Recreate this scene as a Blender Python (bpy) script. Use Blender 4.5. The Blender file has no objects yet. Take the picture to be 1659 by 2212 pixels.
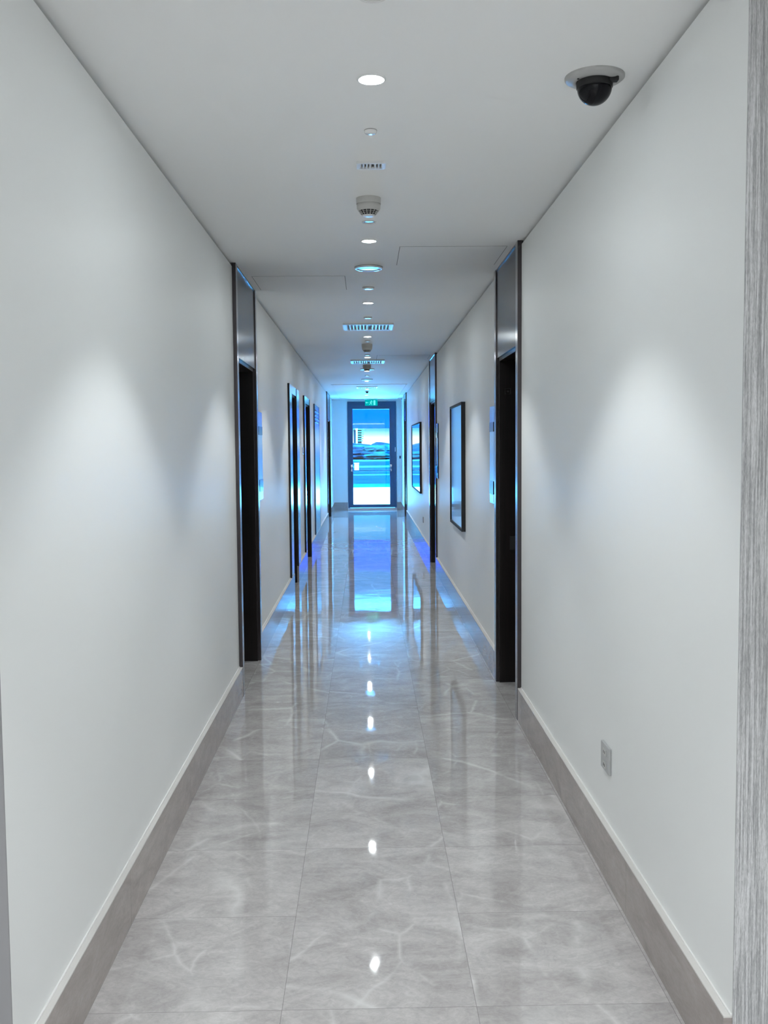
import bpy, bmesh, math, random
from mathutils import Vector, Matrix

# ------------------------------------------------------------------ constants
F_PX = 2098.95
YAW, PITCH, ROLL = 0.0178965, -0.0681096, -0.0086735
WL, WR, ZC, YE = 0.8254, 0.8872, 2.7467, 24.32   # left wall, right wall, ceiling, far wall
SK = 0.022            # how far skirting and door trims stand off the wall
SKH = 0.192           # skirting height
YL0, YR0 = 2.165, 2.285  # where the corridor walls begin on the left / right
WT = 0.55             # wall thickness
DAY = 1.0

S = bpy.context.scene
C = S.collection

# ------------------------------------------------------------------ camera
cam_d = bpy.data.cameras.new('camera')
cam_d.sensor_fit = 'VERTICAL'; cam_d.sensor_height = 36.0
cam_d.lens = F_PX / 2212 * 36.0
cam_d.clip_start = 0.02; cam_d.clip_end = 5000
cam = bpy.data.objects.new('camera', cam_d); C.objects.link(cam)
fw = Vector((math.sin(YAW)*math.cos(PITCH), math.cos(YAW)*math.cos(PITCH), math.sin(PITCH)))
rt = Vector((math.cos(YAW), -math.sin(YAW), 0)); up = rt.cross(fw)
r2 = rt*math.cos(ROLL) + up*math.sin(ROLL); u2 = -rt*math.sin(ROLL) + up*math.cos(ROLL)
mw = Matrix((( r2.x, u2.x, -fw.x, 0), (r2.y, u2.y, -fw.y, 0), (r2.z, u2.z, -fw.z, 1.6), (0, 0, 0, 1)))
cam.matrix_world = mw
S.camera = cam
S.view_settings.view_transform = 'Standard'; S.view_settings.look = 'None'
S.view_settings.exposure = -0.15; S.view_settings.gamma = 1.0
S.view_settings.use_curve_mapping = False
cy = S.cycles
cy.max_bounces = 14; cy.diffuse_bounces = 8; cy.glossy_bounces = 8; cy.transparent_max_bounces = 12
cy.sample_clamp_indirect = 20.0; cy.use_denoising = True; cy.caustics_reflective = False; cy.caustics_refractive = False
try: cy.denoiser = 'OPENIMAGEDENOISE'
except Exception: pass

# ------------------------------------------------------------------ world: blue daylight sky, pale at the horizon
W = bpy.data.worlds.new('sky'); S.world = W; W.use_nodes = True
wn, wl = W.node_tree.nodes, W.node_tree.links
wn.clear()
out = wn.new('ShaderNodeOutputWorld'); bg = wn.new('ShaderNodeBackground')
tc = wn.new('ShaderNodeTexCoord'); sp = wn.new('ShaderNodeSeparateXYZ'); rp = wn.new('ShaderNodeValToRGB')
wl.new(tc.outputs['Generated'], sp.inputs[0]); wl.new(sp.outputs['Z'], rp.inputs[0])
cr = rp.color_ramp
cr.elements[0].position = 0.0; cr.elements[0].color = (1.0, 1.0, 1.0, 1)
SKY = 66.0 * DAY
cr.elements[0].color = (*[c/SKY for c in (1.9, 2.1, 2.1)], 1)
cr.elements[1].position = 1.0; cr.elements[1].color = (0.08, 0.46, 1.0, 1)
for ps, co in ((0.008, (1.5, 1.9, 2.0)), (0.0135, (0.30, 1.1, 1.6)), (0.020, (0.02, 0.75, 1.4)), (0.15, (0.02, 0.60, 1.8)),
               (0.24, (0.06*SKY, 0.42*SKY, 1.0*SKY))):
    e = cr.elements.new(ps); e.color = (*[c/SKY for c in co], 1)
bg.inputs['Strength'].default_value = SKY
wl.new(rp.outputs[0], bg.inputs['Color']); wl.new(bg.outputs[0], out.inputs[0])

# ------------------------------------------------------------------ sun on the terrace
sd = bpy.data.lights.new('sun', 'SUN'); sd.energy = 110.0 * DAY; sd.color = (0.085, 0.365, 1.0); sd.angle = 0.01
so = bpy.data.objects.new('sun', sd); C.objects.link(so)
so.rotation_euler = Vector((0.42, -0.06, 0.9)).to_track_quat('Z', 'Y').to_euler()
so.location = (4, 30, 12)

SPOT_W = 60.0        # each ceiling downlight
DISC_E = 1300.0       # the glowing lens of a downlight
LAMP_COL = (0.93, 0.985, 1.0)

# ------------------------------------------------------------------ node helpers
def mat(name):
    m = bpy.data.materials.new(name); m.use_nodes = True
    nt = m.node_tree; b = nt.nodes['Principled BSDF']
    return m, nt, b
def simple(name, col, rough=0.5, metal=0.0, spec=0.5, coat=0.0, emit=None, estr=0.0, var=0.0, vscale=8.0):
    m, nt, b = mat(name)
    b.inputs['Base Color'].default_value = (*col, 1); b.inputs['Roughness'].default_value = rough
    b.inputs['Metallic'].default_value = metal; b.inputs['Specular IOR Level'].default_value = spec
    b.inputs['Coat Weight'].default_value = coat; b.inputs['Coat Roughness'].default_value = 0.04
    if emit: b.inputs['Emission Color'].default_value = (*emit, 1); b.inputs['Emission Strength'].default_value = estr
    n = nt.nodes.new('ShaderNodeTexNoise'); n.inputs['Scale'].default_value = vscale; n.inputs['Detail'].default_value = 4
    g = nt.nodes.new('ShaderNodeNewGeometry'); nt.links.new(g.outputs['Position'], n.inputs['Vector'])
    r = nt.nodes.new('ShaderNodeValToRGB')
    k = var or 0.02
    r.color_ramp.elements[0].position = 0.3; r.color_ramp.elements[1].position = 0.7
    r.color_ramp.elements[0].color = (*[max(0, c*(1-k)) for c in col], 1)
    r.color_ramp.elements[1].color = (*[min(1, c*(1+k)) for c in col], 1)
    nt.links.new(n.outputs['Fac'], r.inputs[0]); nt.links.new(r.outputs[0], b.inputs['Base Color'])
    return m
def mth(nt, op, a, b=None, c=None):
    n = nt.nodes.new('ShaderNodeMath'); n.operation = op
    for i, v in enumerate((a, b, c)):
        if v is None: continue
        if hasattr(v, 'links') or hasattr(v, 'is_linked'): nt.links.new(v, n.inputs[i])
        else: n.inputs[i].default_value = v
    return n.outputs[0]
def mix(nt, fac, a, b, typ='MIX'):
    n = nt.nodes.new('ShaderNodeMix'); n.data_type = 'RGBA'; n.blend_type = typ
    for i, v in ((0, fac), (6, a), (7, b)):
        if hasattr(v, 'is_linked'): nt.links.new(v, n.inputs[i])
        else: n.inputs[i].default_value = v if i == 0 else (*v, 1)
    return n.outputs[2]
def ramp(nt, fac, stops):
    n = nt.nodes.new('ShaderNodeValToRGB'); nt.links.new(fac, n.inputs[0])
    e = n.color_ramp.elements
    e[0].position, e[0].color = stops[0][0], (*stops[0][1], 1)
    e[1].position, e[1].color = stops[-1][0], (*stops[-1][1], 1)
    for p, c in stops[1:-1]:
        x = e.new(p); x.color = (*c, 1)
    return n.outputs[0]
def noise(nt, vec, scale, detail=5, rough=0.55, dist=0.0):
    n = nt.nodes.new('ShaderNodeTexNoise'); n.inputs['Scale'].default_value = scale
    n.inputs['Detail'].default_value = detail; n.inputs['Roughness'].default_value = rough
    n.inputs['Distortion'].default_value = dist
    nt.links.new(vec, n.inputs['Vector']); return n.outputs['Fac']
def vscale(nt, vec, s, off=None):
    n = nt.nodes.new('ShaderNodeVectorMath'); n.operation = 'MULTIPLY'; nt.links.new(vec, n.inputs[0]); n.inputs[1].default_value = s
    if off is None: return n.outputs[0]
    a = nt.nodes.new('ShaderNodeVectorMath'); a.operation = 'ADD'; nt.links.new(n.outputs[0], a.inputs[0]); nt.links.new(off, a.inputs[1])
    return a.outputs[0]
def bump(nt, b, h, strength, dist):
    n = nt.nodes.new('ShaderNodeBump'); n.inputs['Strength'].default_value = strength; n.inputs['Distance'].default_value = dist
    nt.links.new(h, n.inputs['Height']); nt.links.new(n.outputs[0], b.inputs['Normal'])

# marble floor: 0.555 m squares at the sides, 1.11 m long slabs in the middle column
def marble_floor():
    m, nt, b = mat('polished_marble_tiles')
    g = nt.nodes.new('ShaderNodeNewGeometry'); pos = g.outputs['Position']
    s = nt.nodes.new('ShaderNodeSeparateXYZ'); nt.links.new(pos, s.inputs[0]); X, Y = s.outputs[0], s.outputs[1]
    P = 0.555
    xs = mth(nt, 'DIVIDE', mth(nt, 'ADD', X, 0.255), P)          # column coordinate
    ci = mth(nt, 'FLOOR', xs); cf = mth(nt, 'FRACT', xs)
    mid = mth(nt, 'COMPARE', ci, 0.0, 0.1)
    ylen = mth(nt, 'ADD', P, mth(nt, 'MULTIPLY', mid, P))
    ys = mth(nt, 'DIVIDE', mth(nt, 'ADD', Y, 55.5 - 3.777), ylen)
    ri = mth(nt, 'FLOOR', ys); rf = mth(nt, 'FRACT', ys)
    def edge(fr, ln, w):
        d = mth(nt, 'MULTIPLY', mth(nt, 'MINIMUM', fr, mth(nt, 'SUBTRACT', 1.0, fr)), ln)
        return mth(nt, 'LESS_THAN', d, w)
    joint = mth(nt, 'MAXIMUM', edge(cf, P, 0.0009), edge(rf, ylen, 0.0009))
    cb = nt.nodes.new('ShaderNodeCombineXYZ'); nt.links.new(ci, cb.inputs[0]); nt.links.new(ri, cb.inputs[1])
    wnz = nt.nodes.new('ShaderNodeTexWhiteNoise'); wnz.noise_dimensions = '3D'; nt.links.new(cb.outputs[0], wnz.inputs['Vector'])
    off = nt.nodes.new('ShaderNodeVectorMath'); off.operation = 'SCALE'; nt.links.new(wnz.outputs['Color'], off.inputs[0]); off.inputs['Scale'].default_value = 9.0
    v = vscale(nt, pos, (1, 1, 1), off.outputs[0])
    cloud = noise(nt, vscale(nt, pos, (1.0, 1.5, 1), off.outputs[0]), 3.4, 10, 0.68, 1.2)
    fine = noise(nt, vscale(nt, pos, (20, 24, 1), off.outputs[0]), 1.6, 8, 0.75, 1.4)
    col = ramp(nt, cloud, [(0.30, (0.355, 0.332, 0.327)), (0.50, (0.45, 0.427, 0.421)), (0.70, (0.55, 0.527, 0.52))])
    col = mix(nt, 0.5, col, ramp(nt, fine, [(0.32, (0.38, 0.38, 0.38)), (0.64, (0.61, 0.61, 0.61))]), 'OVERLAY')
    # pale veins: crack lines between cells, bent a little and broken up
    bend = nt.nodes.new('ShaderNodeTexNoise'); bend.inputs['Scale'].default_value = 2.2; bend.inputs['Detail'].default_value = 5
    nt.links.new(v, bend.inputs['Vector'])
    bs = nt.nodes.new('ShaderNodeVectorMath'); bs.operation = 'SCALE'; nt.links.new(bend.outputs['Color'], bs.inputs[0]); bs.inputs['Scale'].default_value = 0.13
    for sc, wd, am, th in ((1.25, 0.024, 0.85, 0.47), (2.7, 0.034, 0.55, 0.51), (0.7, 0.050, 0.30, 0.50)):
        vo = nt.nodes.new('ShaderNodeTexVoronoi'); vo.feature = 'DISTANCE_TO_EDGE'; vo.inputs['Scale'].default_value = sc
        nt.links.new(vscale(nt, v, (1.0, 0.75, 1.0), bs.outputs[0]), vo.inputs['Vector'])
        d = mth(nt, 'SUBTRACT', 1.0, mth(nt, 'MINIMUM', mth(nt, 'DIVIDE', vo.outputs['Distance'], wd), 1.0))
        msk = nt.nodes.new('ShaderNodeMapRange'); nt.links.new(noise(nt, v, sc*2.3, 4), msk.inputs[0]); msk.inputs[1].default_value = th-.04; msk.inputs[2].default_value = th+.12
        k = mth(nt, 'MULTIPLY', mth(nt, 'MULTIPLY', mth(nt, 'POWER', d, 1.6), am), msk.outputs[0])
        col = mix(nt, k, col, (0.66, 0.65, 0.64))
    # a few dark pinholes
    br = mth(nt, 'ADD', 0.94, mth(nt, 'MULTIPLY', wnz.outputs['Value'], 0.12))
    cc = nt.nodes.new('ShaderNodeVectorMath'); cc.operation = 'SCALE'; nt.links.new(col, cc.inputs[0]); nt.links.new(br, cc.inputs['Scale'])
    col = mix(nt, mth(nt, 'MULTIPLY', joint, 0.55), cc.outputs[0], (0.12, 0.115, 0.11))
    nt.links.new(col, b.inputs['Base Color'])
    b.inputs['Roughness'].default_value = 0.035; b.inputs['IOR'].default_value = 1.5
    wav = noise(nt, v, 2.2, 2)
    bump(nt, b, wav, 0.06, 0.02)
    return m
def marble_plain(name, lo, hi, rough):
    m, nt, b = mat(name)
    g = nt.nodes.new('ShaderNodeNewGeometry'); pos = g.outputs['Position']
    n = noise(nt, vscale(nt, pos, (1, 1, 3)), 4.0, 8, 0.65, 1.0)
    col = ramp(nt, n, [(0.3, lo), (0.7, hi)])
    f = noise(nt, vscale(nt, pos, (20, 20, 70)), 2.0, 5, 0.7)
    col = mix(nt, 0.35, col, ramp(nt, f, [(0.3, (0.40, 0.40, 0.40)), (0.7, (0.6, 0.6, 0.6))]), 'OVERLAY')
    s = nt.nodes.new('ShaderNodeSeparateXYZ'); nt.links.new(pos, s.inputs[0])
    fr = mth(nt, 'FRACT', mth(nt, 'DIVIDE', mth(nt, 'ADD', s.outputs[1], 60 - 3.24), 1.11))
    j = mth(nt, 'LESS_THAN', fr, 0.0016)
    col = mix(nt, mth(nt, 'MULTIPLY', j, 0.6), col, (0.08, 0.075, 0.07))
    nt.links.new(col, b.inputs['Base Color']); b.inputs['Roughness'].default_value = rough
    return m
def wallpaper():
    m, nt, b = mat('streaked_wallcovering')
    g = nt.nodes.new('ShaderNodeNewGeometry'); pos = g.outputs['Position']
    a = noise(nt, vscale(nt, pos, (300, 300, 5.0)), 1.0, 3, 0.6, 0.25)
    c = noise(nt, vscale(nt, pos, (500, 500, 70)), 1.0, 3, 0.7, 0.4)
    h = mth(nt, 'ADD', mth(nt, 'MULTIPLY', a, 0.62), mth(nt, 'MULTIPLY', c, 0.38))
    col = ramp(nt, h, [(0.38, (0.25, 0.25, 0.255)), (0.50, (0.41, 0.41, 0.415)), (0.60, (0.60, 0.60, 0.61))])
    nt.links.new(col, b.inputs['Base Color']); b.inputs['Roughness'].default_value = 0.55
    bump(nt, b, h, 0.5, 0.002)
    return m
def paint(name, col, rough):
    m, nt, b = mat(name)
    b.inputs['Base Color'].default_value = (*col, 1); b.inputs['Roughness'].default_value = rough
    b.inputs['Specular IOR Level'].default_value = 0.4
    g = nt.nodes.new('ShaderNodeNewGeometry')
    n = noise(nt, g.outputs['Position'], 120.0, 4, 0.6)
    bump(nt, b, n, 0.10, 0.0006)
    return m
def dark_wood():
    m, nt, b = mat('dark_wenge_wood')
    g = nt.nodes.new('ShaderNodeNewGeometry')
    n = noise(nt, vscale(nt, g.outputs['Position'], (60, 60, 2.0)), 1.5, 5, 0.6, 0.5)
    nt.links.new(ramp(nt, n, [(0.3, (0.0042, 0.0028, 0.0030)), (0.7, (0.0105, 0.0068, 0.0066))]), b.inputs['Base Color'])
    b.inputs['Roughness'].default_value = 0.35; b.inputs['Specular IOR Level'].default_value = 0.3
    return m
def glass():
    m = bpy.data.materials.new('clear_glass'); m.use_nodes = True; nt = m.node_tree; nt.nodes.clear()
    o = nt.nodes.new('ShaderNodeOutputMaterial'); t = nt.nodes.new('ShaderNodeBsdfTransparent'); gl = nt.nodes.new('ShaderNodeBsdfGlossy')
    t.inputs[0].default_value = (0.93, 0.97, 0.97, 1); gl.inputs['Roughness'].default_value = 0.01
    f = nt.nodes.new('ShaderNodeFresnel'); f.inputs['IOR'].default_value = 1.45
    x = nt.nodes.new('ShaderNodeMixShader'); nt.links.new(f.outputs[0], x.inputs[0]); nt.links.new(t.outputs[0], x.inputs[1]); nt.links.new(gl.outputs[0], x.inputs[2])
    nt.links.new(x.outputs[0], o.inputs[0]); return m
def emis(name, col, st):
    m = bpy.data.materials.new(name); m.use_nodes = True; nt = m.node_tree; nt.nodes.clear()
    o = nt.nodes.new('ShaderNodeOutputMaterial'); e = nt.nodes.new('ShaderNodeEmission')
    e.inputs[0].default_value = (*col, 1); e.inputs[1].default_value = st; nt.links.new(e.outputs[0], o.inputs[0]); return m

M = dict(
    floor=marble_floor(),
    skirt=marble_plain('taupe_marble_skirting', (0.315, 0.275, 0.262), (0.41, 0.362, 0.345), 0.10),
    sktop=simple('pale_skirting_edge', (0.62, 0.60, 0.58), 0.5),
    bead=simple('white_sealant_bead', (0.78, 0.77, 0.76), 0.5),
    wall=paint('off_white_wall_paint', (0.80, 0.81, 0.805), 0.42),
    ceil=paint('matt_ceiling_paint', (0.86, 0.86, 0.855), 0.6),
    gap=simple('shadow_gap_grey', (0.22, 0.225, 0.22), 0.8),
    paper=wallpaper(),
    greywall=paint('grey_lobby_paint', (0.27, 0.265, 0.275), 0.5),
    wood=dark_wood(),
    bronze=simple('dark_bronze_trim', (0.085, 0.075, 0.080), 0.22, 0.75),
    bronzef=simple('bronze_trim_face', (0.30, 0.28, 0.29), 0.16, 0.9),
    panel=simple('glossy_taupe_panel', (0.022, 0.019, 0.023), 0.18, 0.0, 0.2),
    steel=simple('satin_steel', (0.72, 0.74, 0.76), 0.20, 1.0),
    brushed=simple('brushed_steel_door', (0.60, 0.62, 0.65), 0.24, 1.0),
    chrome=simple('chrome', (0.85, 0.87, 0.9), 0.10, 1.0),
    alu=simple('dark_blue_grey_aluminium', (0.05, 0.09, 0.17), 0.35, 0.3),
    alus=simple('aluminium_threshold', (0.55, 0.58, 0.62), 0.3, 0.8),
    black=simple('black_gloss', (0.006, 0.006, 0.008), 0.12),
    blackm=simple('black_matt', (0.008, 0.008, 0.009), 0.6),
    white=simple('white_plastic', (0.72, 0.72, 0.72), 0.35),
    glossw=simple('glossy_white_enamel', (0.74, 0.74, 0.74), 0.12, 0, 0.7, coat=1.0),
    offw=simple('aged_white_plastic', (0.52, 0.515, 0.50), 0.4),
    greyp=simple('grey_plastic_socket', (0.42, 0.425, 0.43), 0.35),
    ringm=simple('camera_ring_grey', (0.42, 0.42, 0.415), 0.35),
    dark=simple('dark_recess', (0.02, 0.02, 0.022), 0.6),
    lensoff=simple('frosted_unlit_lens', (0.30, 0.34, 0.42), 0.15, coat=0.5),
    lamp=emis('lit_lens', (0.9, 0.98, 1.0), DISC_E),
    lampdim=emis('lit_lens_rim', (0.9, 0.98, 1.0), 40.0),
    dome=simple('smoked_black_dome', (0.002, 0.002, 0.004), 0.05, 0, 0.22),
    green=emis('exit_green', (0.0, 0.40, 0.42), 1.3),
    figure=emis('exit_pictogram', (0.15, 1.0, 1.0), 1.2),
    glass=glass(),
    artgl=simple('picture_under_glass', (0.50, 0.54, 0.56), 0.05, 0, 0.8, coat=1.0, var=0.25, vscale=3.0),
    art=simple('stripe_artwork', (0.24, 0.30, 0.36), 0.06, 0, 0.8, coat=1.0, var=0.5, vscale=6.0),
    terr=simple('white_terrace_paving', (0.84, 0.83, 0.80), 0.8, spec=0.0, var=0.03, vscale=1.0),
    kerb=simple('turquoise_strip_paving', (0.0, 0.042, 0.040), 0.9, spec=0.0, var=0.1, vscale=1.0),
    grass=simple('blue_green_lawn', (0.0002, 0.0125, 0.034), 0.9, spec=0.0, var=0.3, vscale=0.35),
    path=simple('pale_gravel_path', (0.014, 0.048, 0.042), 0.9, spec=0.0, var=0.25, vscale=0.5),
    bush=simple('blue_green_foliage', (0.0003, 0.011, 0.020), 0.9, spec=0.0, var=0.5, vscale=0.8),
    bush2=simple('pale_foliage', (0.004, 0.028, 0.030), 0.9, spec=0.0, var=0.5, vscale=0.8),
    bld=simple('pale_tower_concrete', (0.10, 0.16, 0.12), 0.9, spec=0.0, var=0.05),
    bldd=simple('tower_dark_glazing', (0.002, 0.022, 0.030), 0.9, spec=0.0),
    beam=simple('blue_canopy_paint', (0.0002, 0.020, 0.080), 0.9, spec=0.0),
    utility=simple('white_metal_cabinet', (0.8, 0.8, 0.8), 0.5),
)

# ------------------------------------------------------------------ mesh helpers
class MB:
    def __init__(s): s.v = []; s.f = []; s.mi = []; s.sm = []
    def add(s, vs, fs, mi=0, smooth=False):
        n = len(s.v); s.v += [tuple(x) for x in vs]
        for f in fs: s.f.append(tuple(i+n for i in f)); s.mi.append(mi); s.sm.append(smooth)
    def box(s, x0, x1, y0, y1, z0, z1, mi=0):
        x0, x1 = sorted((x0, x1)); y0, y1 = sorted((y0, y1)); z0, z1 = sorted((z0, z1))
        s.add([(x0,y0,z0),(x1,y0,z0),(x1,y1,z0),(x0,y1,z0),(x0,y0,z1),(x1,y0,z1),(x1,y1,z1),(x0,y1,z1)],
              [(3,2,1,0),(4,5,6,7),(0,1,5,4),(1,2,6,5),(2,3,7,6),(3,0,4,7)], mi); return s
    def lathe(s, prof, c=(0,0,0), seg=40, mi=0, cap=True, smooth=True):
        # prof: list of (radius, z) around the vertical axis
        vs = []; fs = []
        for r, z in prof:
            for k in range(seg):
                a = 2*math.pi*k/seg; vs.append((c[0]+r*math.cos(a), c[1]+r*math.sin(a), c[2]+z))
        for i in range(len(prof)-1):
            for k in range(seg):
                k2 = (k+1) % seg; fs.append((i*seg+k, i*seg+k2, (i+1)*seg+k2, (i+1)*seg+k))
        s.add(vs, fs, mi, smooth)
        if cap:
            n0 = len(prof)-1
            if prof[0][0] > 1e-5: s.add(vs[:seg], [tuple(range(seg))[::-1]], mi)
            if prof[-1][0] > 1e-5: s.add(vs[n0*seg:], [tuple(range(seg))], mi)
        return s
    def tube(s, a, b, r, seg=12, mi=0):
        a, b = Vector(a), Vector(b); d = (b-a).normalized()
        t = Vector((0,0,1)) if abs(d.z) < .9 else Vector((1,0,0)); u = d.cross(t).normalized(); w = d.cross(u)
        vs = [a+u*r*math.cos(2*math.pi*k/seg)+w*r*math.sin(2*math.pi*k/seg) for k in range(seg)]
        vs += [b+u*r*math.cos(2*math.pi*k/seg)+w*r*math.sin(2*math.pi*k/seg) for k in range(seg)]
        s.add(vs, [(k, (k+1)%seg, seg+(k+1)%seg, seg+k) for k in range(seg)], mi, True)
        s.add(vs[:seg], [tuple(range(seg))[::-1]], mi); s.add(vs[seg:], [tuple(range(seg))], mi); return s
    def obj(s, name, mats, parent=None, loc=None, bevel=0.0):
        me = bpy.data.meshes.new(name); me.from_pydata(s.v, [], s.f)
        for m in (mats if isinstance(mats, (list, tuple)) else [mats]): me.materials.append(m)
        for p, mi, sm in zip(me.polygons, s.mi, s.sm): p.material_index = mi; p.use_smooth = sm
        bm = bmesh.new(); bm.from_mesh(me); bmesh.ops.recalc_face_normals(bm, faces=bm.faces); bm.to_mesh(me); bm.free()
        o = bpy.data.objects.new(name, me); C.objects.link(o)
        if parent is not None: o.parent = parent
        if loc is not None: o.location = loc
        if bevel:
            b = o.modifiers.new('bevel', 'BEVEL'); b.width = bevel; b.segments = 2; b.limit_method = 'ANGLE'
        return o
def empty(name, loc=(0,0,0)):
    o = bpy.data.objects.new(name, None); o.empty_display_size = 0.05; C.objects.link(o); o.location = loc; return o
def tag(o, label=None, cat=None, group=None, kind=None):
    if label: o['label'] = label
    if cat: o['category'] = cat
    if group: o['group'] = group
    if kind: o['kind'] = kind
    return o
def copy_tree(o, parent=None):
    c = o.copy(); C.objects.link(c); c.parent = parent
    for ch in list(o.children): copy_tree(ch, c)
    return c
def struct(o, label=None): o['kind'] = 'structure'; return tag(o, label)

# ------------------------------------------------------------------ floor and ceiling
f = MB(); f.box(-1.6, 1.65, YL0, 24.40, -0.15, 0); f.box(-3.2, 3.2, -3.2, YL0, -0.15, 0)
struct(f.obj('floor', M['floor']), 'polished grey marble tile floor of the corridor')
# ceiling with thin grooves round the flush access panels
f = MB(); f.box(-1.6, 1.65, YL0, 24.9, ZC, ZC+0.25); f.box(-3.2, 3.2, -3.2, YL0, ZC, ZC+0.25)
struct(f.obj('ceiling', M['ceil']), 'flat pale grey plaster ceiling of the corridor')

# ------------------------------------------------------------------ corridor walls
# openings: (y0, y1, top) ; top None = up to the ceiling
LOPEN = [(6.24, 7.22, None), (10.74, 11.40, 2.18), (13.16, 14.05, 2.17), (20.60, 22.05, None)]
ROPEN = [(5.62, 6.47, None), (12.22, 13.24, None), (21.20, 22.05, None)]
def wall(side, X, y0, openings, name, lab):
    m = MB(); s = -1 if side == 'L' else 1
    cur = y0
    def solid(a, b, z0=0.0):
        m.box(s*X, s*(X+WT), a, b, z0, ZC-0.021)
        m.box(s*(X+0.03), s*(X+WT), a, b, ZC-0.021, ZC, 1)
    for a, b, top in openings:
        solid(cur, a)
        if top: solid(a, b, top)
        else: m.box(s*(X+0.02), s*(X+WT), a, b, 2.17, ZC)
        cur = b
    solid(cur, YE+0.30)
    struct(m.obj(name, [M['wall'], M['gap']]), lab)
wall('L', WL, YL0, LOPEN, 'wall_left', 'off white painted left wall of the corridor')
wall('R', WR, YR0, ROPEN, 'wall_right', 'off white painted right wall of the corridor')

def skirting(side, X, y0, openings, name):
    s = -1 if side == 'L' else 1; m = MB(); cur = y0
    def run(a, b):
        if b - a < 0.02: return
        m.box(s*(X-SK), s*X, a, b, 0, SKH-0.004, 0)
        m.box(s*(X-SK+0.0005), s*X, a, b, SKH-0.004, SKH, 1)
        m.box(s*(X-0.0045), s*X, a, b, SKH, SKH+0.004, 2)
    for a, b in openings: run(cur, a); cur = b
    run(cur, YE)
    struct(m.obj(name, [M['skirt'], M['sktop'], M['bead']]), 'polished taupe marble skirting along the %s wall' % ('left' if side == 'L' else 'right'))
skirting('L', WL, YL0, [(6.165, 7.30), (10.74, 11.40), (13.10, 14.12), (20.50, 22.13)], 'baseboard_left')
skirting('R', WR, YR0, [(5.535, 6.55), (12.14, 13.32), (21.12, 22.13)], 'baseboard_right')

# far wall with the door opening
DX0, DX1, DZ1 = -0.457, 0.756, 2.700
m = MB(); m.box(-WL, DX0, YE, YE+0.3, 0, ZC); m.box(DX1, WR, YE, YE+0.3, 0, ZC); m.box(DX0, DX1, YE, YE+0.3, DZ1, ZC)
m.box(DX0-0.085, DX0-0.02, YE-0.012, YE, SKH, DZ1)           # casing boards beside the door
m.box(DX1+0.02, DX1+0.06, YE-0.012, YE, SKH, DZ1)
struct(m.obj('wall_far', M['wall']), 'far end wall around the glazed door')
m = MB(); m.box(-WL+SK, DX0-0.01, YE-SK, YE, 0, SKH); m.box(DX1+0.01, WR-SK, YE-SK, YE, 0, SKH)
struct(m.obj('baseboard_far', M['skirt']), 'taupe marble skirting on the far end wall')

# lobby the photograph is taken from
m = MB(); m.box(WR, 3.05, YR0-0.004, YR0, 0, ZC); m.box(WR+WT, 3.05, YR0, YR0+0.35, 0, ZC); struct(m.obj('wall_near_right', M['paper']), 'wall covered in grey and white streaked wallcovering at right')
m = MB(); m.box(-3.05, -WL, YL0-0.004, YL0, 0, ZC); m.box(-3.05, -WL-WT, YL0, YL0+0.35, 0, ZC); struct(m.obj('wall_near_left', M['greywall']), 'grey wall edge at the far left of the photo')
m = MB(); m.box(-3.2, -3.05, -3.2, YL0, 0, ZC); struct(m.obj('wall_lobby_left', M['wall']))
m = MB(); m.box(3.05, 3.2, -3.2, YR0, 0, ZC); struct(m.obj('wall_lobby_right', M['wall']))
m = MB(); m.box(-3.05, 3.05, -3.2, -3.05, 0, ZC); struct(m.obj('wall_lobby_back', M['wall']))
m = MB(); m.box(1.65, 3.2, YL0, YR0+0.35, -0.15, 0); struct(m.obj('floor_lobby_edge', M['floor']))
m = MB(); m.box(1.65, 3.2, YL0, YR0+0.35, ZC, ZC+0.25); struct(m.obj('ceiling_lobby_edge', M['ceil']))

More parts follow.
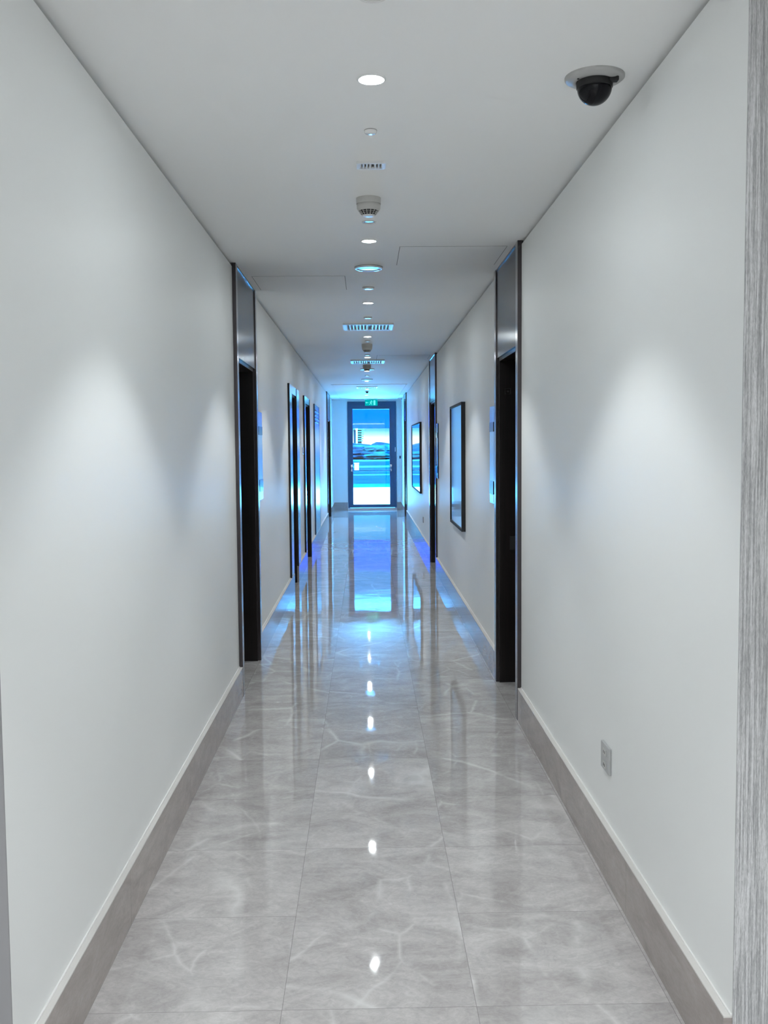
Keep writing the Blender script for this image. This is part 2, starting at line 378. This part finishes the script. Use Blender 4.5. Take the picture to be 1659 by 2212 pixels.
# ------------------------------------------------------------------ full height portals and doors
door_n = [0]
def portal(side, X, y0, y1, label, ty=0.078, head=2.17, full=True, plaque=False):
    s = -1 if side == 'L' else 1; door_n[0] += 1
    e = struct(empty('door_%d' % door_n[0], (s*X, (y0+y1)/2, 0)), label)
    lx, ly = s*X, (y0+y1)/2
    def B(x0, x1, a, b, z0, z1, mi=0, m=None):      # world to local
        m = m or MB(); m.box(x0-lx, x1-lx, a-ly, b-ly, z0, z1, mi); return m
    top = ZC if full else 2.27
    # trims: dark edge strip with a paler face towards the corridor
    for a, b in ((y0-ty, y0), (y1, y1+ty)):
        m = B(s*(X-SK), s*X, a, b, 0, top); B(s*(X-SK-0.0015), s*(X-SK), a+0.004, b-0.004, 0, top, 1, m)
        m.obj('door_trim', [M['bronze'], M['bronzef']], e)
    if full:
        m = B(s*(X-SK+0.006), s*(X+0.02), y0, y1, head, top)
        m.obj('overhead_panel', M['panel'], e)
        B(s*(X-SK+0.001), s*(X-SK+0.006), y0, y1, top-0.010, top-0.0005).obj('panel_edge', M['bronze'], e)
    # dark timber lining of the reveal
    D = 0.42
    m = B(s*(X), s*(X+D), y0, y0+0.02, 0.0, head); B(s*(X), s*(X+D), y1-0.02, y1, 0.0, head, 0, m)
    B(s*X, s*(X+D), y0+0.02, y1-0.02, head-0.02, head, 0, m)
    m.obj('reveal_lining', M['wood'], e)
    d = B(s*(X+D-0.05), s*(X+D), y0+0.02, y1-0.02, 0.004, head-0.02).obj('door_leaf', M['wood'], e)
    h = MB(); hy = y1-0.12
    h.tube((s*(X+D-0.05)-lx, hy-ly, 1.02), (s*(X+D-0.11)-lx, hy-ly, 1.02), 0.010); h.tube((s*(X+D-0.105)-lx, hy-ly, 1.02), (s*(X+D-0.105)-lx, hy-0.12-ly, 1.02), 0.010)
    h.obj('handle', M['bronze'], d)
    if plaque:
        q = MB(); a = y1-0.0225
        cx, cz = 0.9417-lx, 1.952
        for dx0, dx1, dz0, dz1 in ((-.020,.020,.016,.020), (-.020,.020,-.020,-.016), (-.020,-.016,-.016,.016), (.016,.020,-.016,.016)):
            q.box(cx+dx0, cx+dx1, a-ly, a+0.0025-ly, cz+dz0, cz+dz1)
        q.box(cx-.007, cx+.007, a-ly, a+0.0025-ly, cz-.006, cz+.006)
        q.obj('square_plaque', M['bronzef'], e)
        q = MB(); q.box(0.955-lx, 0.99-lx, a-0.012-ly, a+.002-ly, 0.90, 0.99); q.obj('latch', M['blackm'], e)
    return e
portal('L', WL, 6.24, 7.22, 'dark wood doorway nearest on the left, taupe panel up to the ceiling')
portal('R', WR, 5.62, 6.47, 'dark wood doorway nearest on the right, taupe panel up to the ceiling', plaque=True)
portal('R', WR, 12.22, 13.24, 'dark doorway on the right wall between the two framed pictures')
portal('L', WL, 20.60, 22.05, 'farthest dark doorway on the left wall')
portal('R', WR, 21.20, 22.05, 'farthest dark doorway on the right wall')

# steel framed service door (left wall, second) : side panels stop above the skirting
def service_door(y0, a, b, y1, label, top=2.27, head=2.18, sill=0.19, kind='panels'):
    door_n[0] += 1
    e = struct(empty('door_%d' % door_n[0], (-WL, (y0+y1)/2, 0)), label); ly = (y0+y1)/2
    P = 0.018
    def B(m, x0, x1, ya, yb, z0, z1, mi=0): m.box(x0+WL, x1+WL, ya-ly, yb-ly, z0, z1, mi); return m
    for ya, yb in ((y0, a), (b, y1)):
        m = MB(); B(m, -WL, -WL+P, ya+0.008, yb, sill if kind == 'panels' else 0, top, 0)
        m.obj('side_panel', M['steel'], e)
        m = MB(); B(m, -WL, -WL+P+0.004, ya, ya+0.008, sill if kind == 'panels' else 0, top); m.obj('edge_strip', M['blackm'], e)
    m = MB(); B(m, -WL, -WL+P, a, b, head, top); m.obj('head_panel', M['steel'], e)
    D = 0.40
    m = MB(); B(m, -WL-D, -WL, a, a+.02, 0, head); B(m, -WL-D, -WL, b-.02, b, 0, head); B(m, -WL-D, -WL, a+.02, b-.02, head-.02, head)
    m.obj('reveal_lining', M['wood'], e)
    m = MB(); B(m, -WL-D, -WL-D+.05, a+.02, b-.02, 0.004, head-.02); d = m.obj('door_leaf', M['wood'], e)
    h = MB(); h.tube((-D+.05, b-.12-ly, 1.02), (-D+.11, b-.12-ly, 1.02), .010); h.tube((-D+.105, b-.12-ly, 1.02), (-D+.105, b-.24-ly, 1.02), .010)
    h.obj('handle', M['chrome'], d)
    return e
service_door(10.36, 10.74, 11.40, 11.84, 'steel framed doorway on the left wall, second from the camera')
service_door(12.87, 13.16, 14.05, 14.15, 'steel framed doorway on the left wall, third from the camera', kind='full')

# steel riser cupboard with louvres
e = tag(empty('riser_cupboard', (-WL, 16.17, 0)), 'shiny steel cupboard door with louvres at top on left wall', 'cupboard')
m = MB(); m.box(0, .016, -.73, .73, .10, 2.27)
m.box(.016, .020, -.70, -.004, .13, 1.95); m.box(.016, .020, .004, .70, .13, 1.95); m.obj('door_leaf', M['brushed'], e)
for ya in (-.755, .73):
    m = MB(); m.box(0, .022, ya, ya+.025, .10, 2.27); m.obj('frame_strip', M['alu'], e)
for k in range(4):
    m = MB(); z = 1.985 + k*0.058; m.box(.016, .030, -.68, .68, z, z+.020); m.obj('louvre_blade', M['alu'], e)

# ------------------------------------------------------------------ glazed door at the far end
door_n[0] += 1
e = struct(empty('door_%d' % door_n[0], (0.15, YE, 0)), 'glazed aluminium door at the far end of the corridor')
lx = 0.15
def E(m, x0, x1, y0, y1, z0, z1, mi=0): m.box(x0-lx, x1-lx, y0, y1, z0, z1, mi); return m
m = MB(); E(m, DX0, DX0+0.045, -0.02, .08, .05, DZ1); E(m, DX1-0.045, DX1, -0.02, .08, .05, DZ1); E(m, DX0+.045, DX1-.045, -0.02, .08, DZ1-.045, DZ1)
m.obj('door_frame', M['alu'], e)
m = MB(); E(m, DX0, DX1, -0.015, .3, 0, .05); m.obj('threshold', M['alus'], e)
GX0, GX1, GZ0, GZ1 = -0.325, 0.588, 0.137, 2.513
m = MB(); E(m, DX0+.045, GX0, 0, .06, .055, DZ1-.045); E(m, GX1, DX1-.045, 0, .06, .055, DZ1-.045); E(m, GX0, GX1, 0, .06, .055, GZ0); E(m, GX0, GX1, 0, .06, GZ1, DZ1-.045)
leaf = m.obj('door_leaf', M['alu'], e)
m = MB(); E(m, GX0-.005, GX1+.005, .026, .032, GZ0-.005, GZ1+.005); m.obj('glass_pane', M['glass'], leaf)
m = MB()
m.tube((GX0-.03-lx, -.055, .985), (GX1+.03-lx, -.055, .985), .012); m.obj('push_bar', M['alu'], e)
for x in (GX0-.035, GX1+.030):
    m = MB(); E(m, x-.022, x+.022, -.07, 0, 1.075, 1.135); m.obj('bar_bracket', M['chrome'], e, bevel=.004)
    m = MB(); E(m, x-.018, x+.018, -.05, 0, .965, 1.015); m.obj('lock_plate', M['chrome'], e, bevel=.004)
    m = MB(); m.tube((x-lx, -.05, 1.10), (x-lx, -.05, .99), .008); m.obj('handle', M['chrome'], e)
m = MB(); E(m, DX1-.035, DX1-.020, -.035, -.02, 1.45, 1.56); m.obj('door_contact', M['white'], e)

# ------------------------------------------------------------------ ceiling fittings, all along the centre line
CX = 0.028
def downlight_proto():
    e = empty('downlight', (CX, 3.127, ZC))
    MB().lathe([(0.046, 0), (0.046, -0.003), (0.043, -0.0055), (0.038, -0.004), (0.0375, 0.0)], cap=False).obj('trim_ring', M['white'], e)
    MB().lathe([(0.019, -0.0020), (0.037, -0.0022), (0.0375, -0.0005)], cap=False).obj('lamp_lens', M['lampdim'], e)
    MB().lathe([(0.0, -0.0024), (0.019, -0.0022)], cap=False).obj('led_core', M['lamp'], e)
    ld = bpy.data.lights.new('downlight_lamp', 'SPOT'); ld.energy = SPOT_W; ld.color = LAMP_COL
    ld.spot_size = math.radians(97); ld.spot_blend = 0.36; ld.shadow_soft_size = 0.03
    lo = bpy.data.objects.new('lamp_light', ld); C.objects.link(lo); lo.parent = e; lo.location = (0, 0, -0.035)
    return e
dl = downlight_proto()
DLY = [3.127, 5.536, 7.902, 10.32, 12.72, 15.02, 17.37, 19.74, 22.10]
ORD = ['nearest', 'second', 'third', 'fourth', 'fifth', 'sixth', 'seventh', 'eighth', 'ninth']
for i, y in enumerate(DLY):
    o = dl if i == 0 else copy_tree(dl)
    o.location = (CX, y, ZC)
    tag(o, 'glowing round ceiling downlight, %s from the camera' % ORD[i], 'downlight', 'lit downlights along the corridor ceiling')
for k, (x, y) in enumerate([(CX, 0.72), (CX, -0.6), (-1.9, 0.6), (1.9, 0.6)]):
    o = copy_tree(dl); o.location = (x, y, ZC)
    tag(o, ('lobby downlight straight above the camera', 'lobby downlight behind the camera beside the added fill panel', 'lobby downlight to the left of the camera', 'lobby downlight to the right of the camera')[k], 'downlight', 'lobby downlights out of view')

m = MB(); m.box(-1.2, 1.2, -2.6, -1.0, ZC-.02, ZC-.001); e = tag(empty('added_fill_panel'), 'glowing fill panel added on the ceiling behind the camera position', 'fill light')  # unseen emissive sheet added to lift the ambient light on walls and ceiling
m.obj('fill_sheet', emis('fill_glow', LAMP_COL, 8.4), e)
def unlit(y, r, label, first=[None]):
    e = empty('recessed_spotlight', (CX, y, ZC))
    MB().lathe([(r*1.0, 0), (r*1.0, -0.003), (r*0.90, -0.006), (r*0.80, -0.004), (r*0.78, -0.0005)], cap=False).obj('trim_ring', M['white'], e)
    MB().lathe([(0.0, -0.001), (r*0.79, -0.0007)], cap=False).obj('lens', M['lensoff'], e)
    MB().lathe([(r*0.80, -0.001), (r*0.76, -0.004), (r*0.70, -0.0042), (r*0.66, -0.001)], cap=False).obj('inner_ring', M['glossw'], e)
    return tag(e, label, 'spotlight', 'unlit recessed spotlights')
unlit(2.555, 0.044, 'unlit recessed spotlight cut by the top edge of the photo')
unlit(5.074, 0.038, 'unlit recessed spotlight just past the nearest smoke detector')

def cap(y, r, label, slot=False):
    e = empty('sprinkler_cap', (CX, y, ZC))
    MB().lathe([(r, 0), (r, -0.009), (r*0.93, -0.012), (r*0.6, -0.0135), (0, -0.014)], cap=False).obj('cover_plate', M['glossw'], e)
    MB().lathe([(r*1.02, -0.0012), (r*1.02, -0.0024), (r, -0.0024)], cap=False).obj('shadow_ring', M['dark'], e)
    return tag(e, label, 'sprinkler', 'concealed sprinkler caps on the ceiling')
cap(3.624, 0.023, 'small round sprinkler cap just past the nearest downlight')
cap(7.147, 0.042, 'small round sprinkler cap just past the round ceiling speaker')
cap(8.774, 0.037, 'small round sprinkler cap just in front of the large ceiling grille')
cap(10.726, 0.030, 'small sprinkler cap between fourth downlight and second smoke detector')
cap(12.35, 0.034, 'small sprinkler cap between second smoke detector and fifth downlight')
cap(15.95, 0.034, 'small sprinkler cap just past the sixth downlight')
cap(20.6, 0.034, 'small sprinkler cap by the small far dome camera')

def disc(y, r, label, t=0.014):
    e = empty('ceiling_speaker', (CX, y, ZC))
    MB().lathe([(r, 0), (r, -t*0.5), (r*0.95, -t), (r*0.87, -t*0.92), (r*0.85, -t*0.6)], cap=False).obj('speaker_rim', M['glossw'], e)
    MB().lathe([(0, -t*0.75), (r*0.5, -t*0.72), (r*0.86, -t*0.6)], cap=False).obj('speaker_grille', M['lensoff'], e)
    MB().lathe([(r*1.015, -0.001), (r*1.015, -0.003), (r, -0.003)], cap=False).obj('shadow_ring', M['dark'], e)
    return tag(e, label, 'speaker', 'round ceiling speakers')
disc(6.342, 0.090, 'wide round ceiling speaker level with the nearest doorways')
disc(14.636, 0.112, 'round ceiling speaker just before the sixth downlight')
disc(16.858, 0.100, 'round ceiling speaker just before the seventh downlight')

def grille(y, w, l, nb, label, name='ceiling_grille', cat='vent', both=True):
    e = empty(name, (CX+0.004, y, ZC)); w2, l2 = w/2, l/2; b = 0.028 if w > .3 else 0.010; t = 0.016 if w > .3 else 0.010
    m = MB(); m.box(-w2, w2, -l2, -l2+b, -t, 0); m.box(-w2, w2, l2-b, l2, -t, 0); m.box(-w2, -w2+b, -l2+b, l2-b, -t, 0); m.box(w2-b, w2, -l2+b, l2-b, -t, 0)
    m.obj('grille_frame', M['white'], e)
    m = MB(); m.box(-w2+b, w2-b, -l2+b, l2-b, -0.0015, -0.0003); m.obj('duct_backing', M['dark'], e)
    n = nb; pw = (w-2*b)/n
    for k in range(n):
        x = -w2+b+pw*(k+.5); sl = (1 if x > 0 else -1)*pw*0.35
        m = MB(); th = pw*0.16
        m.add([(x-th, -l2+b, -.002), (x+th, -l2+b, -.002), (x+sl+th, -l2+b, -t*.85), (x+sl-th, -l2+b, -t*.85),
               (x-th, l2-b, -.002), (x+th, l2-b, -.002), (x+sl+th, l2-b, -t*.85), (x+sl-th, l2-b, -t*.85)],
              [(3,2,1,0),(4,5,6,7),(0,1,5,4),(1,2,6,5),(2,3,7,6),(3,0,4,7)])
        m.obj('blade', M['white'], e)
    return tag(e, label, cat, 'square air grilles on the ceiling' if w > .3 else None)
grille(4.05, 0.116, 0.085, 7, 'small slotted white air vent in front of nearest smoke detector', 'slotted_vent')
grille(9.42, 0.476, 0.44, 13, 'nearest and largest looking square ceiling grille with white blades')
grille(13.30, 0.455, 0.44, 13, 'square ceiling grille in front of the third smoke detector')
grille(19.10, 0.41, 0.50, 12, 'farthest square ceiling grille near the end door')

def detector(y, r, drop, label):
    e = empty('smoke_detector', (CX-.005, y, ZC))
    MB().lathe([(r, 0), (r, -drop*.30), (r*.985, -drop*.34)], cap=False).obj('mounting_base', M['offw'], e)
    MB().lathe([(r*.95, -drop*.34), (r*.95, -drop*.37), (r*.97, -drop*.39), (r*.96, -drop*.58), (r*.86, -drop*.70), (r*.80, -drop*.72)], cap=False).obj('housing', M['offw'], e)
    MB().lathe([(r*.70, -drop*.68), (r*.52, -drop*.94)], cap=True).obj('sensing_chamber', M['blackm'], e)
    m = MB()
    for k in range(14):
        a = 2*math.pi*k/14; p0 = (r*.78*math.cos(a), r*.78*math.sin(a), -drop*.69); p1 = (r*.50*math.cos(a), r*.50*math.sin(a), -drop*.97)
        m.tube(p0, p1, r*.030, 6)
    for rr, zz in ((.76, .78), (.66, .86)):
        m.lathe([(r*rr, -drop*zz), (r*(rr+.02), -drop*(zz+.012)), (r*rr, -drop*(zz+.024)), (r*(rr-.02), -drop*(zz+.012)), (r*rr, -drop*zz)], cap=False, seg=28)
    m.obj('cage', M['offw'], e)
    MB().lathe([(r*.52, -drop*.93), (r*.50, -drop*.98), (r*.40, -drop), (0, -drop)], cap=False).obj('nose_cap', M['white'], e)
    return tag(e, label, 'smoke detector', 'smoke detectors hanging from the ceiling')
detector(4.60, 0.057, 0.082, 'white smoke detector with dark slotted nose, nearest the camera')
detector(11.08, 0.060, 0.095, 'smoke detector just beyond the large ceiling grille, second nearest')
detector(13.92, 0.058, 0.085, 'small smoke detector seen right behind the second square grille')

# big dome camera, right
def dome_camera(x, y, R, label, tiny=False):
    e = empty('dome_camera', (x, y, ZC)); k = R/0.0925
    MB().lathe([(R, 0), (R, -.006*k), (R*.93, -.011*k), (R*.80, -.013*k), (R*.76, -.0155*k), (R*.66, -.017*k), (R*.60, -.016*k), (R*.60, -.004*k)], cap=False).obj('mounting_ring', M['ringm'], e)
    MB().lathe([(R*.615, -.012*k), (R*.605, -.034*k), (R*.585, -.037*k), (R*.575, -.02*k)], cap=False).obj('black_collar', M['blackm'], e)
    pr = [(R*.585*math.cos(a), -.033*k - R*.585*math.sin(a)) for a in [i*math.pi/2/12 for i in range(13)]]
    MB().lathe(pr, cap=False).obj('dome', M['dome'], e)
    if not tiny:
        m = MB(); m.box(.036, .066, -.045, -.020, -.026, -.012); m.obj('hinge_tab', M['blackm'], e, bevel=.003)
        for sx, sy in ((-.058, -.030), (.060, .022), (-.010, .070)):
            m = MB(); m.lathe([(.0035, -.0165), (.0035, -.0185), (0, -.019)], c=(sx, sy, 0), cap=False, seg=12); m.obj('screw', M['blackm'], e)
    return tag(e, label, 'security camera')
dome_camera(0.727, 3.115, 0.0925, 'black domed security camera with grey ring at the upper right')
dome_camera(0.034, 20.55, 0.046, 'tiny dark dome camera on the ceiling before the exit sign', True)

# flush access panels : thin grooves
def access_panel(x0, x1, y0, y1, label):
    e = tag(empty('access_panel', ((x0+x1)/2, (y0+y1)/2, ZC)), label, 'access panel', 'flush access panels in the ceiling')
    w, l = (x1-x0)/2, (y1-y0)/2; g = 0.0035
    m = MB(); m.box(-w+g, w-g, -l+g, l-g, -0.0012, 0); m.obj('hatch', M['ceil'], e)
    m = MB(); m.box(-w, w, -l, -l+g, -.0006, 0); m.box(-w, w, l-g, l, -.0006, 0); m.box(-w, -w+g, -l, l, -.0006, 0); m.box(w-g, w, -l, l, -.0006, 0)
    m.obj('seam', M['gap'], e); return e
access_panel(-0.76, -0.13, 6.66, 7.24, 'flush square ceiling hatch near the nearest left doorway')
access_panel(0.205, 0.83, 5.70, 6.28, 'flush square ceiling hatch near the nearest right doorway')
access_panel(0.15, 0.83, 12.45, 13.05, 'flush ceiling hatch above the middle doorway on the right')
# shallow ceiling frame around the end bay
m = MB()
m.box(-.64, .78, 18.20, 18.225, ZC-.010, ZC); m.box(-.64, -.625, 18.225, 24.2, ZC-.010, ZC); m.box(.765, .78, 18.225, 24.2, ZC-.010, ZC)
struct(m.obj('trim_1', M['ceil']), 'thin plaster bead framing the far ceiling bay')

# exit sign
e = tag(empty('exit_sign', (0.140, YE-0.30, 2.735)), 'green illuminated exit sign hanging above the far glazed door', 'exit sign')
m = MB(); m.box(-.155, .155, -.008, .008, -.150, 0); m.obj('sign_panel', M['green'], e)
for xa in (-.10, .09):
    m = MB(); m.box(xa, xa+.01, -.004, .004, 0, .012); m.obj('hanger', M['steel'], e)
m = MB()  # running figure leaning through a doorway, and an arrow
Y0 = -.0105
def Q(m, pts): n = len(pts); m.add([(x, Y0, z) for x, z in pts] + [(x, -.008, z) for x, z in pts], [tuple(range(n)), tuple(range(2*n-1, n-1, -1))] + [(i, (i+1) % n, n+(i+1) % n, n+i) for i in range(n)])
def seg(m, a, b, w):
    d = Vector((b[0]-a[0], b[1]-a[1])).normalized(); n = Vector((-d.y, d.x))*w/2
    Q(m, [(a[0]+n.x, a[1]+n.y), (a[0]-n.x, a[1]-n.y), (b[0]-n.x, b[1]-n.y), (b[0]+n.x, b[1]+n.y)])
Q(m, [(.005+.012*math.cos(t*math.pi/5), -.032+.012*math.sin(t*math.pi/5)) for t in range(10)])
seg(m, (.000, -.046), (-.014, -.090), .020); seg(m, (.000, -.050), (.026, -.066), .008); seg(m, (.026, -.066), (.038, -.054), .008)
seg(m, (-.002, -.052), (-.030, -.058), .008); seg(m, (-.030, -.058), (-.036, -.078), .008)
seg(m, (-.012, -.088), (.014, -.104), .011); seg(m, (.014, -.104), (.008, -.134), .010); seg(m, (-.016, -.090), (-.026, -.114), .011); seg(m, (-.026, -.114), (-.052, -.120), .010)
m.obj('running_figure', M['figure'], e)
m = MB(); Q(m, [(.055, -.02), (.10, -.02), (.10, -.135), (.055, -.135)]); m.obj('door_symbol', M['figure'], e)
m = MB(); seg(m, (-.072, -.075), (-.120, -.075), .012); Q(m, [(-.112, -.05), (-.112, -.10), (-.140, -.075)]); m.obj('arrow', M['figure'], e)

# ------------------------------------------------------------------ wall things
def room_sign(side, X, y0, y1, label):
    s = -1 if side == 'L' else 1
    e = tag(empty('room_sign', (s*X, (y0+y1)/2, 1.53)), label, 'sign', 'tall steel room signs beside doorways')
    h = (y1-y0)/2; t = .014
    m = MB(); m.box(0, -s*t, -h, h, -.335, .335); m.obj('back_plate', M['steel'], e)
    m = MB(); m.box(-s*t, -s*(t+.004), -h*.75, h*.90, .160, .225); m.obj('number_tile', M['black'], e)
    m = MB(); m.box(-s*t, -s*(t+.006), -h*.80, h*.80, -.270, -.180); m.obj('card_reader', M['black'], e)
    m = MB(); m.box(-s*t, -s*(t+.003), -h*.75, h*.75, -.325, -.275); m.obj('lower_plate', M['chrome'], e)
    m = MB(); m.box(0, -s*(t+.002), -h-.006, -h, -.335, .335); m.obj('edge_strip', M['alu'], e)
    return e
room_sign('L', WL, 7.34, 7.64, 'tall steel sign with black tiles past the nearest left doorway')
room_sign('R', WR, 6.61, 6.86, 'tall steel sign with black tiles past the nearest right doorway')
room_sign('R', WR, 11.86, 12.10, 'narrow steel sign with black tiles beside the middle right doorway')

def picture(y0, y1, z0, z1, art, label, stripes=False):
    e = tag(empty('framed_picture', (WR, (y0+y1)/2, (z0+z1)/2)), label, 'picture', 'black framed pictures on the right wall')
    h = (y1-y0)/2; k = (z1-z0)/2; D = .036; b = .022
    m = MB(); m.box(-D, 0, -h, -h+b, -k, k); m.box(-D, 0, h-b, h, -k, k); m.box(-D, 0, -h+b, h-b, -k, -k+b); m.box(-D, 0, -h+b, h-b, k-b, k); m.obj('frame', M['blackm'], e)
    m = MB(); m.box(-D+.008, -.002, -h+b, h-b, -k+b, k-b); m.obj('artwork', art, e)
    return e
def artwork_mat():
    m, nt, b = mat('vertical_stripe_print')
    g = nt.nodes.new('ShaderNodeNewGeometry')
    n = noise(nt, vscale(nt, g.outputs['Position'], (1, 4.5, .7)), 1.2, 3, .6)
    nt.links.new(ramp(nt, n, [(.35, (.02, .10, .22)), (.5, (.25, .40, .50)), (.65, (.55, .62, .64))]), b.inputs['Base Color'])
    b.inputs['Roughness'].default_value = .07; b.inputs['Coat Weight'].default_value = 1; b.inputs['Coat Roughness'].default_value = .02
    return m
picture(8.68, 9.88, 0.822, 1.985, M['artgl'], 'tall black framed glazed picture nearer on the right wall')
picture(15.50, 18.20, 0.830, 1.975, artwork_mat(), 'black framed picture farther along the right wall')

# double socket near the camera
def socket(y, z, w, h, label, detail=True):
    e = tag(empty('wall_socket', (WR, y, z)), label, 'socket', 'power sockets low on the right wall')
    m = MB(); m.box(-.011, 0, -w/2, w/2, -h/2, h/2); m.obj('face_plate', M['greyp'], e, bevel=.003)
    if detail:
        for zz in (.022, -.026):
            m = MB(); m.box(-.0135, -.011, -.024, .020, zz-.012, zz+.012); m.obj('outlet', M['offw'], e, bevel=.001)
            m = MB(); m.box(-.0142, -.0135, -.012, -.008, zz-.005, zz+.005); m.box(-.0142, -.0135, .004, .008, zz-.005, zz+.005); m.obj('pin_hole', M['dark'], e)
    return e
socket(3.530, 0.435, 0.118, 0.100, 'pale power socket low on the right wall nearest the camera')
socket(15.14, 0.44, 0.10, 0.09, 'tiny power socket low on the right wall before the far picture', False)
e = tag(empty('light_switch', (-WL, 12.62, 1.545)), 'small pale switch plate between two steel framed doorways on left', 'switch')
m = MB(); m.box(0, .012, -.10, .10, -.045, .045); m.obj('switch_plate', M['steel'], e, bevel=.002)
m = MB(); m.box(.012, .015, -.03, .03, -.03, .03); m.obj('rocker', M['white'], e)
e = tag(empty('push_button', (0.850, YE, 1.31)), 'tiny dark button on the wall right of the far door', 'button')
m = MB(); m.box(-.020, .020, -.010, 0, -.035, .035); m.obj('button_plate', M['alu'], e)
m = MB(); m.box(-.008, .008, -.014, -.010, -.010, .010); m.obj('button', M['dark'], e)

# ------------------------------------------------------------------ outside
m = MB(); m.box(-9, 9, YE+.30, 37.4, -.12, 0.0)
struct(m.obj('terrace', M['terr']), 'bright white paved terrace outside the far door')
m = MB(); m.box(-60, 60, 37.4, 41.3, -.14, -.01); struct(m.obj('paving_strip', M['kerb']), 'turquoise strip beyond the white terrace')
m = MB(); m.box(-900, 900, 41.3, 1600, -.6, -.02); struct(m.obj('ground', M['grass']), 'blue green ground beyond the terrace')
def band(name, pts, mt, lab):
    m = MB(); n = len(pts); m.add([(x, y, .0) for x, y in pts]+[(x, y, -.018) for x, y in pts], [tuple(range(n)), tuple(range(2*n-1, n-1, -1))]+[(i, (i+1) % n, n+(i+1) % n, n+i) for i in range(n)])
    struct(m.obj(name, mt), lab)
band('path', [(-20, 51.5), (20, 54.5), (20, 56.0), (-20, 53.5)], M['path'], 'pale path crossing the ground nearest the terrace')
band('path', [(-30, 66), (30, 78), (30, 86), (-30, 70)], M['path'], 'pale road slanting across the ground')
band('path', [(-40, 98), (40, 104), (40, 116), (-40, 108)], M['path'], 'pale road in front of the bushes')
e = tag(empty('canopy_beam', (0, 40, 0)), 'deep blue canopy beam crossing the top of the door glass', 'canopy')
m = MB(); m.box(-7, 7, -.4, .4, 2.325, 3.5); m.obj('beam', M['beam'], e)
for x in (-6.6, 6.6):
    m = MB(); m.box(x-.15, x+.15, -.15, .15, 0, 2.325); m.obj('post', M['beam'], e)
e = tag(empty('utility_cabinet', (-0.63, 64, 0)), 'small white cabinet outside, low at the left of the glass', 'cabinet')
m = MB(); m.box(-.15, .15, -.15, .15, 0, .44); m.obj('cabinet_body', M['utility'], e, bevel=.01)
m = MB(); m.box(-.17, .17, -.17, .17, .44, .49); m.obj('cabinet_lid', M['utility'], e)
# high building far away, seen at the left of the glass
e = tag(empty('apartment_tower', (-4.95, 700, 0)), 'pale tower with stacked balconies far beyond the ground', 'building')
m = MB(); m.box(-3.9, 1.8, 2, 9, -1, 13.6); m.obj('glazed_wall', M['bldd'], e)
m = MB(); m.box(-2.2, -1.0, -1.2, 3, -1, 15.2); m.box(-2.6, -.8, -1, 3, 13.2, 17.2); m.obj('stair_core', M['utility'], e)
m = MB(); m.box(-3.9, -2.2, 0, 8, 13.3, 14.0); m.obj('roof_slab', M['bld'], e)
m = MB(); m.box(-3.9, 1.9, 0, 8, 3.0, 3.6); m.obj('podium_slab', M['bld'], e)
for k in range(6):
    z = 4.9 + k*1.62
    m = MB(); m.box(-.9, 4.0-.25*(5-k), -1, 5, z, z+.72); m.obj('balcony', M['bld'], e)
# bushes and low trees
random.seed(4)
def blob(r, h, seed):
    rnd = random.Random(seed); bm = bmesh.new()
    bmesh.ops.create_icosphere(bm, subdivisions=3, radius=1.0)
    ph = [(rnd.uniform(2, 6), rnd.uniform(0, 6.3)) for _ in range(6)]
    for v in bm.verts:
        k = 1 + .13*math.sin(v.co.x*ph[0][0]+ph[0][1])*math.sin(v.co.y*ph[1][0]+ph[1][1]) + .14*math.sin(v.co.z*ph[2][0]*1.6+ph[2][1]) + rnd.uniform(-.09, .09)
        v.co = Vector((v.co.x*k*r, v.co.y*k*r, (v.co.z*k+.86)*h/1.95))
    me = bpy.data.meshes.new('foliage'); bm.to_mesh(me); bm.free(); return me
BR = [(-3.4, 112, 1.7, .95, 1), (-1.2, 118, 2.1, 1.0, 0), (1.6, 114, 1.8, .8, 1), (4.0, 120, 2.4, 1.1, 0),
      (-6.0, 150, 3.0, 1.7, 0), (-2.2, 158, 3.3, 1.5, 0), (2.2, 152, 3.0, 1.75, 1), (6.2, 160, 3.4, 1.9, 0),
      (-11, 225, 4.4, 2.4, 0), (-3, 262, 4.6, 1.9, 1), (3.6, 225, 4.4, 2.3, 0), (11, 262, 4.6, 2.5, 0),
      (-6, 370, 8.0, 3.0, 0), (6, 430, 8.5, 2.5, 0), (18, 370, 8.0, 2.6, 0)]
COLS = ['leftmost', 'second from left', 'second from right', 'rightmost']
for i, (x, y, r, h, k) in enumerate(BR):
    o = empty('bush', (x, y, -.02)); me = blob(r, h, i); me.materials.append(M['bush2' if k else 'bush'])
    fo = bpy.data.objects.new('foliage', me); C.objects.link(fo); fo.parent = o
    MB().tube((0, 0, 0), (0, 0, h*.4), .10, 8).obj('stem', M['bldd'], o)
    row = ('nearest', 'second', 'third', 'farthest')[i//4]; pos = COLS[i % 4] if i < 12 else ('left', 'middle', 'right')[i-12]
    tag(o, 'low %s bush outside, %s in the %s row' % ('pale' if k else 'dark', pos, row), 'bush', 'bushes beyond the terrace')
